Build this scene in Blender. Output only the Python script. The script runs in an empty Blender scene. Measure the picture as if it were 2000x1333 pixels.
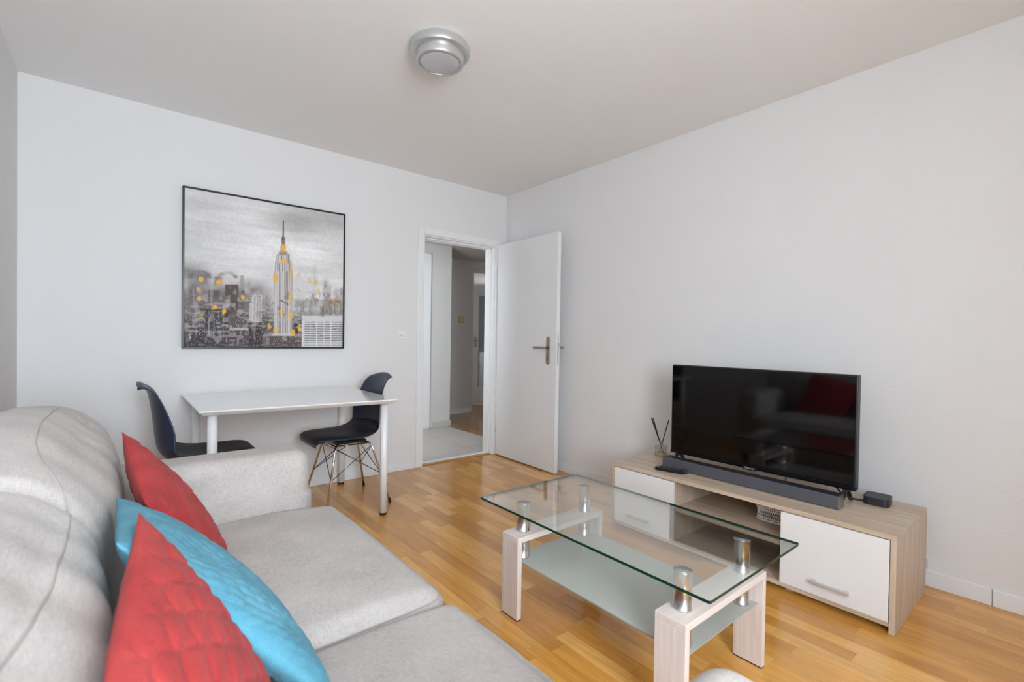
import bpy, bmesh, math, random
import numpy as np
from mathutils import Vector, Matrix, noise
from mathutils.bvhtree import BVHTree

random.seed(7)
sc = bpy.context.scene
COL = sc.collection

# ------------------------------------------------------------------ camera
F, CY, YAW, PITCH, ROLL, HC = 935.88, 675.09, .6860, -.0138, .0156, 1.1161
fv = Vector((math.sin(YAW)*math.cos(PITCH), math.cos(YAW)*math.cos(PITCH), math.sin(PITCH)))
rv = Vector((math.cos(YAW), -math.sin(YAW), 0)); uv_ = rv.cross(fv)
c_, s_ = math.cos(ROLL), math.sin(ROLL)
r2 = c_*rv + s_*uv_; u2 = -s_*rv + c_*uv_
cam = bpy.data.cameras.new('camera'); camo = bpy.data.objects.new('camera', cam); COL.objects.link(camo)
camo.matrix_world = Matrix(((r2.x, u2.x, -fv.x, 0), (r2.y, u2.y, -fv.y, 0), (r2.z, u2.z, -fv.z, HC), (0, 0, 0, 1)))
cam.sensor_fit = 'HORIZONTAL'; cam.sensor_width = 36.0
cam.lens = F/2000*36.0
cam.shift_y = (CY-666.5)/2000
cam.clip_start = .02
cam.dof.use_dof = True; cam.dof.focus_distance = 2.6; cam.dof.aperture_fstop = 4.5
sc.camera = camo

# ------------------------------------------------------------------ room constants
XL, YB, XR, H, YF = -.427, 3.671, 2.909, 2.5, -1.02

# ------------------------------------------------------------------ world, daylight, exposure
sc.view_settings.view_transform = 'Standard'
sc.view_settings.look = 'None'
sc.view_settings.gamma = 1.0
sc.view_settings.use_curve_mapping = False
sc.view_settings.exposure = .90
try:
    sc.cycles.use_denoising = True
    sc.cycles.max_bounces = 14; sc.cycles.diffuse_bounces = 8
    sc.cycles.transparent_max_bounces = 24; sc.cycles.glossy_bounces = 6
    sc.cycles.sample_clamp_indirect = 6
except Exception: pass
SKY = 6.5
w = bpy.data.worlds.new('overcast_sky'); sc.world = w; w.use_nodes = True
nt = w.node_tree; nt.nodes.clear()
wo = nt.nodes.new('ShaderNodeOutputWorld'); bg = nt.nodes.new('ShaderNodeBackground')
tc = nt.nodes.new('ShaderNodeTexCoord'); sp = nt.nodes.new('ShaderNodeSeparateXYZ')
cr = nt.nodes.new('ShaderNodeValToRGB')
nt.links.new(tc.outputs['Generated'], sp.inputs[0]); nt.links.new(sp.outputs['Z'], cr.inputs[0])
cr.color_ramp.elements[0].position = 0.0; cr.color_ramp.elements[0].color = (.72, .74, .76, 1)
cr.color_ramp.elements[1].position = .10; cr.color_ramp.elements[1].color = (.81, .905, 1.0, 1)
nt.links.new(cr.outputs[0], bg.inputs[0]); bg.inputs[1].default_value = SKY
nt.links.new(bg.outputs[0], wo.inputs[0])

def area(name, loc, rot, sx, sy, power, color=(1, 1, 1), portal=False):
    l = bpy.data.lights.new(name, 'AREA'); l.shape = 'RECTANGLE'; l.size = sx; l.size_y = sy
    l.energy = power; l.color = color
    if portal: l.cycles.is_portal = True
    o = bpy.data.objects.new(name, l); COL.objects.link(o); o.location = loc; o.rotation_euler = rot
    return o
WX0, WX1, WZ0, WZ1 = -.38, .70, .70, 2.15         # window opening in the wall behind the camera
VY0, VY1, VZ0, VZ1 = -.90, -.62, .95, 1.95           # added unseen opening in the left wall, sized for the light it gives
area('daylight_portal', ((WX0+WX1)/2, YF-.02, (WZ0+WZ1)/2), (math.radians(90), 0, 0), WX1-WX0, WZ1-WZ0, 1, portal=True)
area('window_daylight', ((WX0+WX1)/2, YF-.45, (WZ0+WZ1)/2+.1), (math.radians(97), 0, 0), 1.3, 1.5, 95, (.81, .905, 1.0))
area('daylight_portal_side', (XL-.02, (VY0+VY1)/2, (VZ0+VZ1)/2), (0, math.radians(-90), 0), VZ1-VZ0, VY1-VY0, 1, portal=True)
area('side_fill_light', (XL-.50, (VY0+VY1)/2, (VZ0+VZ1)/2), (0, math.radians(-90), 0), 1.5, 1.0, .5, (.81, .905, 1.0))  # added area lamp boosting light through the side opening
area('kitchen_fill_light', (6.35, 7.4, 1.5), (0, math.radians(90), 0), 1.2, 1.0, 13, (.9, .95, 1.0))  # added fill out of view in the kitchen, no window built there
area('hall_fill_light', (1.75, 3.98, 1.45), (math.radians(90), 0, math.radians(-33)), .5, 1.6, 11.0, (.86, .93, 1.0))  # added fill hidden behind the back wall to brighten the hallway, no fixture

# ------------------------------------------------------------------ node helpers
def mat(name):
    m = bpy.data.materials.new(name); m.use_nodes = True
    n = m.node_tree.nodes; b = n['Principled BSDF']
    return m, m.node_tree, b
def N(nt, t, **k):
    n = nt.nodes.new(t)
    for a, v in k.items(): setattr(n, a, v)
    return n
def L(nt, a, b): nt.links.new(a, b)
def M_(nt, op, a, b=None, c=None):
    n = N(nt, 'ShaderNodeMath', operation=op)
    for i, v in enumerate((a, b, c)):
        if v is None: continue
        if hasattr(v, 'type') or hasattr(v, 'links'): L(nt, v, n.inputs[i])
        else: n.inputs[i].default_value = v
    return n.outputs[0]
def s2l(r, g, b):
    f = lambda c: ((c/255+.055)/1.055)**2.4 if c/255 > .04045 else c/255/12.92
    return (f(r), f(g), f(b), 1)
def objco(nt): return N(nt, 'ShaderNodeTexCoord').outputs['Object']
def bump(nt, b, h, strength, dist):
    n = N(nt, 'ShaderNodeBump'); n.inputs['Strength'].default_value = strength; n.inputs['Distance'].default_value = dist
    L(nt, h, n.inputs['Height']); L(nt, n.outputs[0], b.inputs['Normal']); return n
def simple(name, rgb, rough=.5, metal=0., coat=0., spec=.5, nscale=0, nbump=0):
    m, t, b = mat(name)
    b.inputs['Base Color'].default_value = s2l(*rgb); b.inputs['Roughness'].default_value = rough
    b.inputs['Metallic'].default_value = metal; b.inputs['Coat Weight'].default_value = coat
    b.inputs['Specular IOR Level'].default_value = spec
    if nscale:
        no = N(t, 'ShaderNodeTexNoise'); no.inputs['Scale'].default_value = nscale; no.inputs['Detail'].default_value = 3
        L(t, objco(t), no.inputs['Vector']); bump(t, b, no.outputs[0], nbump, .002)
    return m

def plaster(name, rgb, sc1=80, st=.5, dist=.003):
    m, t, b = mat(name); b.inputs['Roughness'].default_value = .85; b.inputs['Specular IOR Level'].default_value = .2
    co = objco(t)
    n1 = N(t, 'ShaderNodeTexNoise'); n1.inputs['Scale'].default_value = sc1; n1.inputs['Detail'].default_value = 4; L(t, co, n1.inputs['Vector'])
    n2 = N(t, 'ShaderNodeTexNoise'); n2.inputs['Scale'].default_value = 1.6; n2.inputs['Detail'].default_value = 3; L(t, co, n2.inputs['Vector'])
    mr = N(t, 'ShaderNodeMix', data_type='RGBA'); c = s2l(*rgb)
    mr.inputs['A'].default_value = tuple(x*.975 for x in c[:3])+(1,); mr.inputs['B'].default_value = c
    L(t, n2.outputs[0], mr.inputs['Factor']); L(t, mr.outputs['Result'], b.inputs['Base Color'])
    bump(t, b, n1.outputs[0], st, dist); return m

def wood(name, c0, c1, axis, rough=.45, gs=1.0, contrast=1.0, coat=0.):
    """laminate with grain running along axis 0/1/2"""
    m, t, b = mat(name); co = objco(t)
    mp = N(t, 'ShaderNodeMapping'); s = [38*gs]*3; s[axis] = 1.6*gs; mp.inputs['Scale'].default_value = s; L(t, co, mp.inputs[0])
    n = N(t, 'ShaderNodeTexNoise'); n.inputs['Scale'].default_value = 1.5; n.inputs['Detail'].default_value = 6; n.inputs['Roughness'].default_value = .65
    L(t, mp.outputs[0], n.inputs['Vector'])
    mp2 = N(t, 'ShaderNodeMapping'); s = [7*gs]*3; s[axis] = .7*gs; mp2.inputs['Scale'].default_value = s; L(t, co, mp2.inputs[0])
    n2 = N(t, 'ShaderNodeTexNoise'); n2.inputs['Scale'].default_value = 1.5; n2.inputs['Detail'].default_value = 2; n2.inputs['Distortion'].default_value = 1.2
    L(t, mp2.outputs[0], n2.inputs['Vector'])
    f = M_(t, 'ADD', M_(t, 'MULTIPLY', n.outputs[0], .65), M_(t, 'MULTIPLY', n2.outputs[0], .35))
    r = N(t, 'ShaderNodeValToRGB'); r.color_ramp.elements[0].position = .5-.16/contrast; r.color_ramp.elements[1].position = .5+.14/contrast
    r.color_ramp.elements[0].color = s2l(*c0); r.color_ramp.elements[1].color = s2l(*c1)
    L(t, f, r.inputs[0]); L(t, r.outputs[0], b.inputs['Base Color'])
    b.inputs['Roughness'].default_value = rough; b.inputs['Coat Weight'].default_value = coat
    bump(t, b, n.outputs[0], .12, .0006); return m

def parquet(name, sat=1.0, dark=1.0):
    m, t, b = mat(name); co = N(t, 'ShaderNodeNewGeometry').outputs['Position']
    sx = N(t, 'ShaderNodeSeparateXYZ'); L(t, co, sx.inputs[0]); X, Y = sx.outputs[0], sx.outputs[1]
    W = .0665
    rx = M_(t, 'DIVIDE', X, W); row = M_(t, 'FLOOR', rx); fx = M_(t, 'FRACT', rx)
    wn = N(t, 'ShaderNodeTexWhiteNoise', noise_dimensions='1D'); L(t, row, wn.inputs['W'])
    yy = M_(t, 'ADD', M_(t, 'DIVIDE', Y, .43), M_(t, 'MULTIPLY', wn.outputs[0], 7.3))
    # vary the stave length inside one row
    st = M_(t, 'ADD', yy, M_(t, 'MULTIPLY', M_(t, 'SINE', M_(t, 'MULTIPLY', yy, 2.1)), .28))
    cell = M_(t, 'FLOOR', st); fy = M_(t, 'FRACT', st)
    cv = N(t, 'ShaderNodeCombineXYZ'); L(t, row, cv.inputs[0]); L(t, cell, cv.inputs[1])
    w2 = N(t, 'ShaderNodeTexWhiteNoise', noise_dimensions='2D'); L(t, cv.outputs[0], w2.inputs['Vector'])
    r = N(t, 'ShaderNodeValToRGB'); e = r.color_ramp.elements
    d = lambda *c: s2l(*[x*dark for x in c])
    e[0].position = 0; e[0].color = d(166, 114, 54); e[1].position = 1; e[1].color = d(198, 150, 84)
    for p, c in ((.18, (168, 116, 50)), (.55, (182, 130, 60)), (.82, (190, 140, 70)), (.93, (193, 144, 77))):
        x = e.new(p); x.color = d(*c)
    L(t, w2.outputs['Value'], r.inputs[0])
    # grain
    off = N(t, 'ShaderNodeCombineXYZ'); L(t, M_(t, 'MULTIPLY', w2.outputs['Value'], 31), off.inputs[2])
    ad = N(t, 'ShaderNodeVectorMath', operation='ADD'); L(t, co, ad.inputs[0]); L(t, off.outputs[0], ad.inputs[1])
    mp = N(t, 'ShaderNodeMapping'); mp.inputs['Scale'].default_value = (55, 3.2, 1); L(t, ad.outputs[0], mp.inputs[0])
    n = N(t, 'ShaderNodeTexNoise'); n.inputs['Scale'].default_value = 1.3; n.inputs['Detail'].default_value = 6; n.inputs['Roughness'].default_value = .62; n.inputs['Distortion'].default_value = .6
    L(t, mp.outputs[0], n.inputs['Vector'])
    mp3 = N(t, 'ShaderNodeMapping'); mp3.inputs['Scale'].default_value = (16, 2.2, 1); L(t, ad.outputs[0], mp3.inputs[0])
    n3 = N(t, 'ShaderNodeTexNoise'); n3.inputs['Scale'].default_value = 1.2; n3.inputs['Detail'].default_value = 3; n3.inputs['Distortion'].default_value = 1.5
    L(t, mp3.outputs[0], n3.inputs['Vector'])
    g = M_(t, 'ADD', M_(t, 'MULTIPLY', n.outputs[0], .55), M_(t, 'MULTIPLY', n3.outputs[0], .45))
    mr = N(t, 'ShaderNodeMapRange'); mr.inputs['From Min'].default_value = .3; mr.inputs['From Max'].default_value = .7
    mr.inputs['To Min'].default_value = .74; mr.inputs['To Max'].default_value = 1.16; L(t, g, mr.inputs[0])
    # seams
    ex = M_(t, 'MINIMUM', fx, M_(t, 'SUBTRACT', 1, fx)); ey = M_(t, 'MINIMUM', fy, M_(t, 'SUBTRACT', 1, fy))
    sxm = M_(t, 'GREATER_THAN', ex, .012); sym = M_(t, 'GREATER_THAN', ey, .0028)
    b3 = M_(t, 'FRACT', M_(t, 'DIVIDE', rx, 3)); eb = M_(t, 'GREATER_THAN', M_(t, 'MINIMUM', b3, M_(t, 'SUBTRACT', 1, b3)), .0055)
    seam = M_(t, 'MULTIPLY', sxm, sym)
    sm = M_(t, 'MULTIPLY', M_(t, 'ADD', M_(t, 'MULTIPLY', seam, .12), .88), M_(t, 'ADD', M_(t, 'MULTIPLY', eb, .3), .7))
    mul = M_(t, 'MULTIPLY', mr.outputs[0], sm)
    vm = N(t, 'ShaderNodeVectorMath', operation='SCALE'); L(t, r.outputs[0], vm.inputs[0]); L(t, mul, vm.inputs['Scale'])
    L(t, vm.outputs[0], b.inputs['Base Color'])
    ro = N(t, 'ShaderNodeMapRange'); ro.inputs['To Min'].default_value = .16; ro.inputs['To Max'].default_value = .28; L(t, n.outputs[0], ro.inputs[0])
    L(t, ro.outputs[0], b.inputs['Roughness']); b.inputs['Coat Weight'].default_value = .35; b.inputs['Coat Roughness'].default_value = .14
    bump(t, b, M_(t, 'ADD', M_(t, 'MULTIPLY', n.outputs[0], .15), seam), .12, .0006)
    return m

def fabric(name, c0, c1, weave=900, big=6, st=.5, dist=.0012, sheen=.1, rough=.95, streak=True):
    m, t, b = mat(name); co = objco(t)
    n = N(t, 'ShaderNodeTexNoise'); n.inputs['Scale'].default_value = weave*.35; n.inputs['Detail'].default_value = 3; L(t, co, n.inputs['Vector'])
    mp = N(t, 'ShaderNodeMapping'); mp.inputs['Scale'].default_value = (60, 420, 420); L(t, co, mp.inputs[0])
    na = N(t, 'ShaderNodeTexNoise'); na.inputs['Scale'].default_value = 1; na.inputs['Detail'].default_value = 2; L(t, mp.outputs[0], na.inputs['Vector'])
    mpb = N(t, 'ShaderNodeMapping'); mpb.inputs['Scale'].default_value = (420, 60, 60); L(t, co, mpb.inputs[0])
    nb = N(t, 'ShaderNodeTexNoise'); nb.inputs['Scale'].default_value = 1; nb.inputs['Detail'].default_value = 2; L(t, mpb.outputs[0], nb.inputs['Vector'])
    n2 = N(t, 'ShaderNodeTexNoise'); n2.inputs['Scale'].default_value = big; n2.inputs['Detail'].default_value = 4; L(t, co, n2.inputs['Vector'])
    if streak:
        f = M_(t, 'ADD', M_(t, 'ADD', M_(t, 'MULTIPLY', na.outputs[0], .32), M_(t, 'MULTIPLY', nb.outputs[0], .32)), M_(t, 'MULTIPLY', n2.outputs[0], .36))
    else:
        f = M_(t, 'ADD', M_(t, 'MULTIPLY', n.outputs[0], .4), M_(t, 'MULTIPLY', n2.outputs[0], .6))
    r = N(t, 'ShaderNodeValToRGB'); r.color_ramp.elements[0].position = .36; r.color_ramp.elements[1].position = .64
    r.color_ramp.elements[0].color = s2l(*c0); r.color_ramp.elements[1].color = s2l(*c1)
    L(t, f, r.inputs[0]); L(t, r.outputs[0], b.inputs['Base Color'])
    b.inputs['Roughness'].default_value = rough; b.inputs['Sheen Weight'].default_value = sheen; b.inputs['Specular IOR Level'].default_value = .15
    bump(t, b, M_(t, 'ADD', n.outputs[0], f), st, dist); return m

def sheet_glass(name, tint, base=.055, rough=0.0, milk=0.0, milkcol=(200, 210, 205)):
    m, t, b = mat(name); t.nodes.remove(b); out = t.nodes['Material Output']
    tr = N(t, 'ShaderNodeBsdfTransparent'); tr.inputs[0].default_value = tint
    gl = N(t, 'ShaderNodeBsdfGlossy'); gl.inputs['Roughness'].default_value = rough; gl.inputs['Color'].default_value = (1, 1, 1, 1)
    ge = N(t, 'ShaderNodeNewGeometry'); dp = N(t, 'ShaderNodeVectorMath', operation='DOT_PRODUCT'); L(t, ge.outputs['Normal'], dp.inputs[0]); L(t, ge.outputs['Incoming'], dp.inputs[1])
    fr_ = M_(t, 'ADD', M_(t, 'MULTIPLY', M_(t, 'POWER', M_(t, 'SUBTRACT', 1.0, M_(t, 'MINIMUM', M_(t, 'ABSOLUTE', dp.outputs['Value']), 1.0)), 5.0), 1-base), base)
    src = tr.outputs[0]
    if milk:
        di = N(t, 'ShaderNodeBsdfDiffuse'); di.inputs[0].default_value = s2l(*milkcol)
        mm = N(t, 'ShaderNodeMixShader'); mm.inputs[0].default_value = milk; L(t, tr.outputs[0], mm.inputs[1]); L(t, di.outputs[0], mm.inputs[2]); src = mm.outputs[0]
    mx = N(t, 'ShaderNodeMixShader'); L(t, fr_, mx.inputs[0]); L(t, src, mx.inputs[1]); L(t, gl.outputs[0], mx.inputs[2])
    L(t, mx.outputs[0], out.inputs[0]); return m

MT = {}
MT['wall'] = plaster('wall_paint', (223, 222, 222))
MT['ceil'] = plaster('ceiling_paint', (237, 236, 235), sc1=60, st=.1, dist=.0006)
MT['hall'] = plaster('hall_wall_paint', (208, 205, 202), st=.1)
MT['white'] = simple('white_lacquer', (228, 228, 228), .35)
MT['door'] = simple('door_lacquer', (226, 226, 227), .38)
MT['base'] = simple('skirting_paint', (226, 227, 228), .4)
MT['floor'] = parquet('oak_parquet', dark=1.18)
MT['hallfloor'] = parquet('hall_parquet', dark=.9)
MT['lam_y'] = wood('sonoma_oak_lengthwise', (172, 150, 128), (208, 190, 169), 1)
MT['lam_z'] = wood('sonoma_oak_upright', (172, 151, 130), (208, 190, 170), 2)
MT['lam_x'] = wood('sonoma_oak_crosswise', (172, 150, 128), (207, 189, 168), 0)
MT['pale_z'] = wood('bleached_oak_upright', (206, 190, 184), (226, 214, 208), 2, gs=1.3)
MT['pale_x'] = wood('bleached_oak_crosswise', (208, 192, 185), (228, 217, 211), 0, gs=1.3)
MT['oakstrip'] = wood('threshold_oak', (160, 112, 62), (186, 138, 84), 0, rough=.3)
MT['chrome'] = simple('chrome', (225, 225, 228), .12, 1.)
MT['steel'] = simple('polished_steel', (222, 221, 220), .24, 1.)
MT['alu'] = simple('brushed_aluminium', (205, 207, 210), .42, .55)
MT['nickel'] = simple('satin_nickel', (165, 155, 143), .32, 1.)
MT['sofa'] = fabric('sofa_linen', (160, 152, 147), (188, 181, 176))
MT['seam_crease'] = simple('sofa_seam_shade', (158, 150, 146), .9)  # slightly darker fabric tone, stands in for shade in the seam grooves
MT['red'] = fabric('red_quilted_cotton', (150, 44, 44), (172, 60, 58), big=14, streak=False, sheen=.04)
MT['teal'] = fabric('turquoise_quilted_cotton', (72, 128, 148), (92, 150, 168), big=14, streak=False, sheen=.04)
MT['navy'] = simple('navy_plastic', (34, 44, 66), .38, nscale=0)
MT['pad'] = simple('dark_navy_leatherette', (27, 31, 42), .5, nscale=300, nbump=.2)
MT['black'] = simple('black_plastic', (16, 16, 18), .35)
MT['blackrubber'] = simple('black_rubber', (22, 21, 20), .7)
MT['screen'] = simple('screen_glass', (4, 4, 5), .06, spec=.6)
MT['bar'] = simple('soundbar_grille', (92, 93, 101), .42, .35, nscale=900, nbump=.3)
MT['bartop'] = simple('soundbar_dark_top', (52, 52, 60), .4, .3)
MT['box'] = simple('set_top_box_plastic', (40, 41, 45), .38)
MT['glass'] = sheet_glass('table_glass', (.955, .985, .97, 1), base=.19)
MT['frost'] = sheet_glass('frosted_glass', (.86, .90, .87, 1), rough=.25, milk=.80, milkcol=(190, 194, 187))
MT['edge'] = simple('glass_edge_green', (12, 52, 42), .12)
MT['edgelight'] = simple('frosted_glass_edge', (150, 160, 152), .2)
MT['clear'] = sheet_glass('bottle_glass', (.86, .88, .87, 1), base=.16, milk=.10, milkcol=(150, 150, 150))
MT['perfume'] = sheet_glass('perfume_oil', (.93, .86, .62, 1), milk=.35, milkcol=(228, 208, 150))
MT['pane'] = sheet_glass('window_pane', (.97, .98, .98, 1))
MT['frostlamp'] = simple('lamp_frosted_glass', (190, 188, 196), .35, coat=.3)
MT['lampring'] = simple('lamp_satin_metal', (200, 201, 200), .32, .75)
MT['tile'] = None
m, t, b = mat('grey_hall_tile'); co = N(t, 'ShaderNodeNewGeometry').outputs['Position']
br = N(t, 'ShaderNodeTexBrick', offset=0.0); br.inputs['Scale'].default_value = 1; br.inputs['Brick Width'].default_value = .6; br.inputs['Row Height'].default_value = .6
br.inputs['Mortar Size'].default_value = .004; br.inputs['Color1'].default_value = s2l(196, 190, 182); br.inputs['Color2'].default_value = s2l(190, 184, 177); br.inputs['Mortar'].default_value = s2l(160, 155, 148)
mp = N(t, 'ShaderNodeMapping'); mp.inputs['Location'].default_value = (.25, .12, 0); L(t, co, mp.inputs[0]); L(t, mp.outputs[0], br.inputs['Vector'])
L(t, br.outputs[0], b.inputs['Base Color']); b.inputs['Roughness'].default_value = .4; MT['tile'] = m

# ------------------------------------------------------------------ mesh helpers
def box(bm, x0, x1, y0, y1, z0, z1, bev=0., seg=2, mi=0):
    vs = [bm.verts.new(p) for p in ((x0, y0, z0), (x1, y0, z0), (x1, y1, z0), (x0, y1, z0), (x0, y0, z1), (x1, y0, z1), (x1, y1, z1), (x0, y1, z1))]
    fs = [bm.faces.new([vs[i] for i in f]) for f in ((0, 3, 2, 1), (4, 5, 6, 7), (0, 1, 5, 4), (1, 2, 6, 5), (2, 3, 7, 6), (3, 0, 4, 7))]
    for f in fs: f.material_index = mi
    if bev > 0:
        es = list({e for f in fs for e in f.edges})
        bmesh.ops.bevel(bm, geom=es, offset=bev, segments=seg, profile=.5, affect='EDGES')
    return fs
def tube(bm, pts, r, seg=12, caps=True, closed=False, mi=0):
    pts = [Vector(p) for p in pts]; n = len(pts); rings = []
    rs = r if isinstance(r, (list, tuple)) else [r]*n
    prev = None
    for i, p in enumerate(pts):
        if closed: tdir = (pts[(i+1) % n]-pts[i-1]).normalized()
        else: tdir = ((pts[min(i+1, n-1)]-pts[max(i-1, 0)])).normalized()
        if prev is None:
            a = Vector((0, 0, 1)) if abs(tdir.z) < .9 else Vector((1, 0, 0)); a = (a-tdir*a.dot(tdir)).normalized()
        else: a = (prev-tdir*prev.dot(tdir)).normalized()
        prev = a; bb = tdir.cross(a)
        rings.append([bm.verts.new(p+rs[i]*(math.cos(2*math.pi*k/seg)*a+math.sin(2*math.pi*k/seg)*bb)) for k in range(seg)])
    m_ = n if closed else n-1
    for i in range(m_):
        A, B = rings[i], rings[(i+1) % n]
        for k in range(seg):
            f = bm.faces.new((A[k], A[(k+1) % seg], B[(k+1) % seg], B[k])); f.smooth = True; f.material_index = mi
    if caps and not closed:
        f = bm.faces.new(list(reversed(rings[0]))); f.material_index = mi
        f = bm.faces.new(rings[-1]); f.material_index = mi
def lathe(bm, prof, cx=0, cy=0, seg=48, mi=0, smooth=True):
    rings = []
    for r, z in prof:
        if r < 1e-6: rings.append([bm.verts.new((cx, cy, z))])
        else: rings.append([bm.verts.new((cx+r*math.cos(2*math.pi*k/seg), cy+r*math.sin(2*math.pi*k/seg), z)) for k in range(seg)])
    for i in range(len(rings)-1):
        A, B = rings[i], rings[i+1]
        for k in range(seg):
            k2 = (k+1) % seg
            if len(A) == 1 and len(B) == 1: continue
            if len(A) == 1: f = bm.faces.new((A[0], B[k2], B[k]))
            elif len(B) == 1: f = bm.faces.new((A[k], A[k2], B[0]))
            else: f = bm.faces.new((A[k], A[k2], B[k2], B[k]))
            f.smooth = smooth; f.material_index = mi
def prism(bm, poly, axis, a0, a1, bev=0, mi=0):
    """extrude a 2D polygon (in the two other axes, in xyz order) along axis"""
    def P(p, a):
        l = list(p); l.insert(axis, a); return l
    A = [bm.verts.new(P(p, a0)) for p in poly]; B = [bm.verts.new(P(p, a1)) for p in poly]
    n = len(poly); fs = [bm.faces.new(A), bm.faces.new(list(reversed(B)))]
    for i in range(n): fs.append(bm.faces.new((A[i], B[i], B[(i+1) % n], A[(i+1) % n])))
    for f in fs: f.material_index = mi
    bmesh.ops.recalc_face_normals(bm, faces=fs)
    if bev: bmesh.ops.bevel(bm, geom=list({e for f in fs for e in f.edges}), offset=bev, segments=2, profile=.5, affect='EDGES')
def obj(name, bm, mats, parent=None, recalc=True, smooth_angle=None, loc=None):
    if recalc: bmesh.ops.recalc_face_normals(bm, faces=bm.faces)
    me = bpy.data.meshes.new(name); bm.to_mesh(me); bm.free()
    for m in (mats if isinstance(mats, (list, tuple)) else [mats]): me.materials.append(m)
    o = bpy.data.objects.new(name, me); COL.objects.link(o)
    if parent is not None: o.parent = parent
    return o
def NB(): return bmesh.new()
def one(name, mats, parent, maker, *a, **k):
    bm = NB(); maker(bm, *a, **k); return obj(name, bm, mats, parent)
def thing(name, label, cat, loc=(0, 0, 0), rotz=0, group=None):
    o = bpy.data.objects.new(name, None); COL.objects.link(o); o.location = loc; o.rotation_euler = (0, 0, rotz)
    o.empty_display_size = .1
    o['label'] = label; o['category'] = cat
    if group: o['group'] = group
    return o
def tag(o, label, cat, group=None):
    o['label'] = label; o['category'] = cat
    if group: o['group'] = group
    return o
def struct(name, bm, mats, parent=None):
    o = obj(name, bm, mats, parent)
    if parent is None: o['kind'] = 'structure'
    return o

# ================================================================== the room
OX0, OX1, OZ1 = 2.012, 2.782, 2.0       # door opening in the back wall
TW = .13                                # back wall thickness
bm = NB(); box(bm, XL-.15, XR+.15, YF-.15, 3.725, -.12, 0); struct('floor', bm, MT['floor'])
bm = NB(); box(bm, XL-.15, 3.2, 3.765, 5.3, -.12, .0); struct('floor', bm, MT['tile'])
bm = NB(); box(bm, 3.2, 6.5, 3.765, 9.2, -.12, .0); struct('floor', bm, MT['hallfloor'])
bm = NB(); box(bm, XL-.15, XR+.15, YF-.15, YB+TW, H, H+.12); struct('ceiling', bm, MT['ceil'])
bm = NB(); box(bm, XL-.15, 6.5, YB+TW, 9.2, 2.27, 2.4); struct('ceiling', bm, MT['hall'])
bm = NB()
box(bm, XL-.15, XL, YF-.15, VY0, 0, H); box(bm, XL-.15, XL, VY1, YB+TW, 0, H); box(bm, XL-.15, XL, VY0, VY1, 0, VZ0); box(bm, XL-.15, XL, VY0, VY1, VZ1, H)
struct('wall_left', bm, MT['wall'])
bm = NB(); box(bm, XR, XR+.15, YF-.15, YB+TW, 0, H); struct('wall_right', bm, MT['wall'])
bm = NB()
box(bm, XL, OX0, YB, YB+TW, 0, H); box(bm, OX1, XR, YB, YB+TW, 0, H); box(bm, OX0, OX1, YB, YB+TW, OZ1, H)
struct('wall_back', bm, MT['wall'])
bm = NB()
box(bm, XL, WX0, YF-.15, YF, 0, H); box(bm, WX1, XR, YF-.15, YF, 0, H)
box(bm, WX0, WX1, YF-.15, YF, 0, WZ0); box(bm, WX0, WX1, YF-.15, YF, WZ1, H)
struct('wall_front', bm, MT['wall'])
# window behind the camera
bm = NB(); fw = .05; yw0, yw1 = YF-.11, YF-.05
mid = (WX0+WX1)/2
box(bm, WX0, WX1, yw0, yw1, WZ0, WZ0+fw, .004); box(bm, WX0, WX1, yw0, yw1, WZ1-fw, WZ1, .004)
box(bm, WX0, WX0+fw, yw0, yw1, WZ0+fw, WZ1-fw, .004); box(bm, WX1-fw, WX1, yw0, yw1, WZ0+fw, WZ1-fw, .004)
box(bm, mid-.04, mid+.04, yw0, yw1, WZ0+fw, WZ1-fw, .004)
win = struct('window_1', bm, MT['white'])
bm = NB(); box(bm, WX0+fw, mid-.04, YF-.085, YF-.080, WZ0+fw, WZ1-fw); box(bm, mid+.04, WX1-fw, YF-.085, YF-.080, WZ0+fw, WZ1-fw); obj('pane', bm, MT['pane'], win)
bm = NB(); box(bm, WX0-.04, WX1+.04, YF-.14, YF+.06, WZ0-.03, WZ0, .004); obj('sill', bm, MT['white'], win)

bm = NB(); xa, xb = XL-.11, XL-.05; vm_ = (VY0+VY1)/2  # unseen side window, added to brighten the sofa top and right wall
box(bm, xa, xb, VY0, VY1, VZ0, VZ0+fw, .004); box(bm, xa, xb, VY0, VY1, VZ1-fw, VZ1, .004)
box(bm, xa, xb, VY0, VY0+fw, VZ0+fw, VZ1-fw, .004); box(bm, xa, xb, VY1-fw, VY1, VZ0+fw, VZ1-fw, .004); box(bm, xa, xb, vm_-.03, vm_+.03, VZ0+fw, VZ1-fw, .004)
win = struct('window_added', bm, MT['white'])
bm = NB(); box(bm, XL-.085, XL-.080, VY0+fw, vm_-.03, VZ0+fw, VZ1-fw); box(bm, XL-.085, XL-.080, vm_+.03, VY1-fw, VZ0+fw, VZ1-fw); obj('pane', bm, MT['pane'], win)
bm = NB(); box(bm, XL-.14, XL+.05, VY0-.04, VY1+.04, VZ0-.03, VZ0, .004); obj('sill', bm, MT['white'], win)

# baseboards
BH, BT = .074, .012
def skirting(name, segs, along):
    bm = NB()
    for a in segs: box(bm, *a, .003)
    return struct(name, bm, MT['base'])
skirting('baseboard_right', [(XR-BT, XR, YF, .262, 0, BH), (XR-BT, XR, .265, YB, 0, BH)], 1)
skirting('baseboard_back', [(XL, 1.945, YB-BT, YB, 0, BH), (2.858, XR-BT, YB-BT, YB, 0, BH)], 0)
skirting('baseboard_left', [(XL, XL+BT, YF, YB-BT, 0, BH)], 1)
skirting('baseboard_front', [(XL+BT, XR-BT, YF, YF+BT, 0, BH)], 0)

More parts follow.
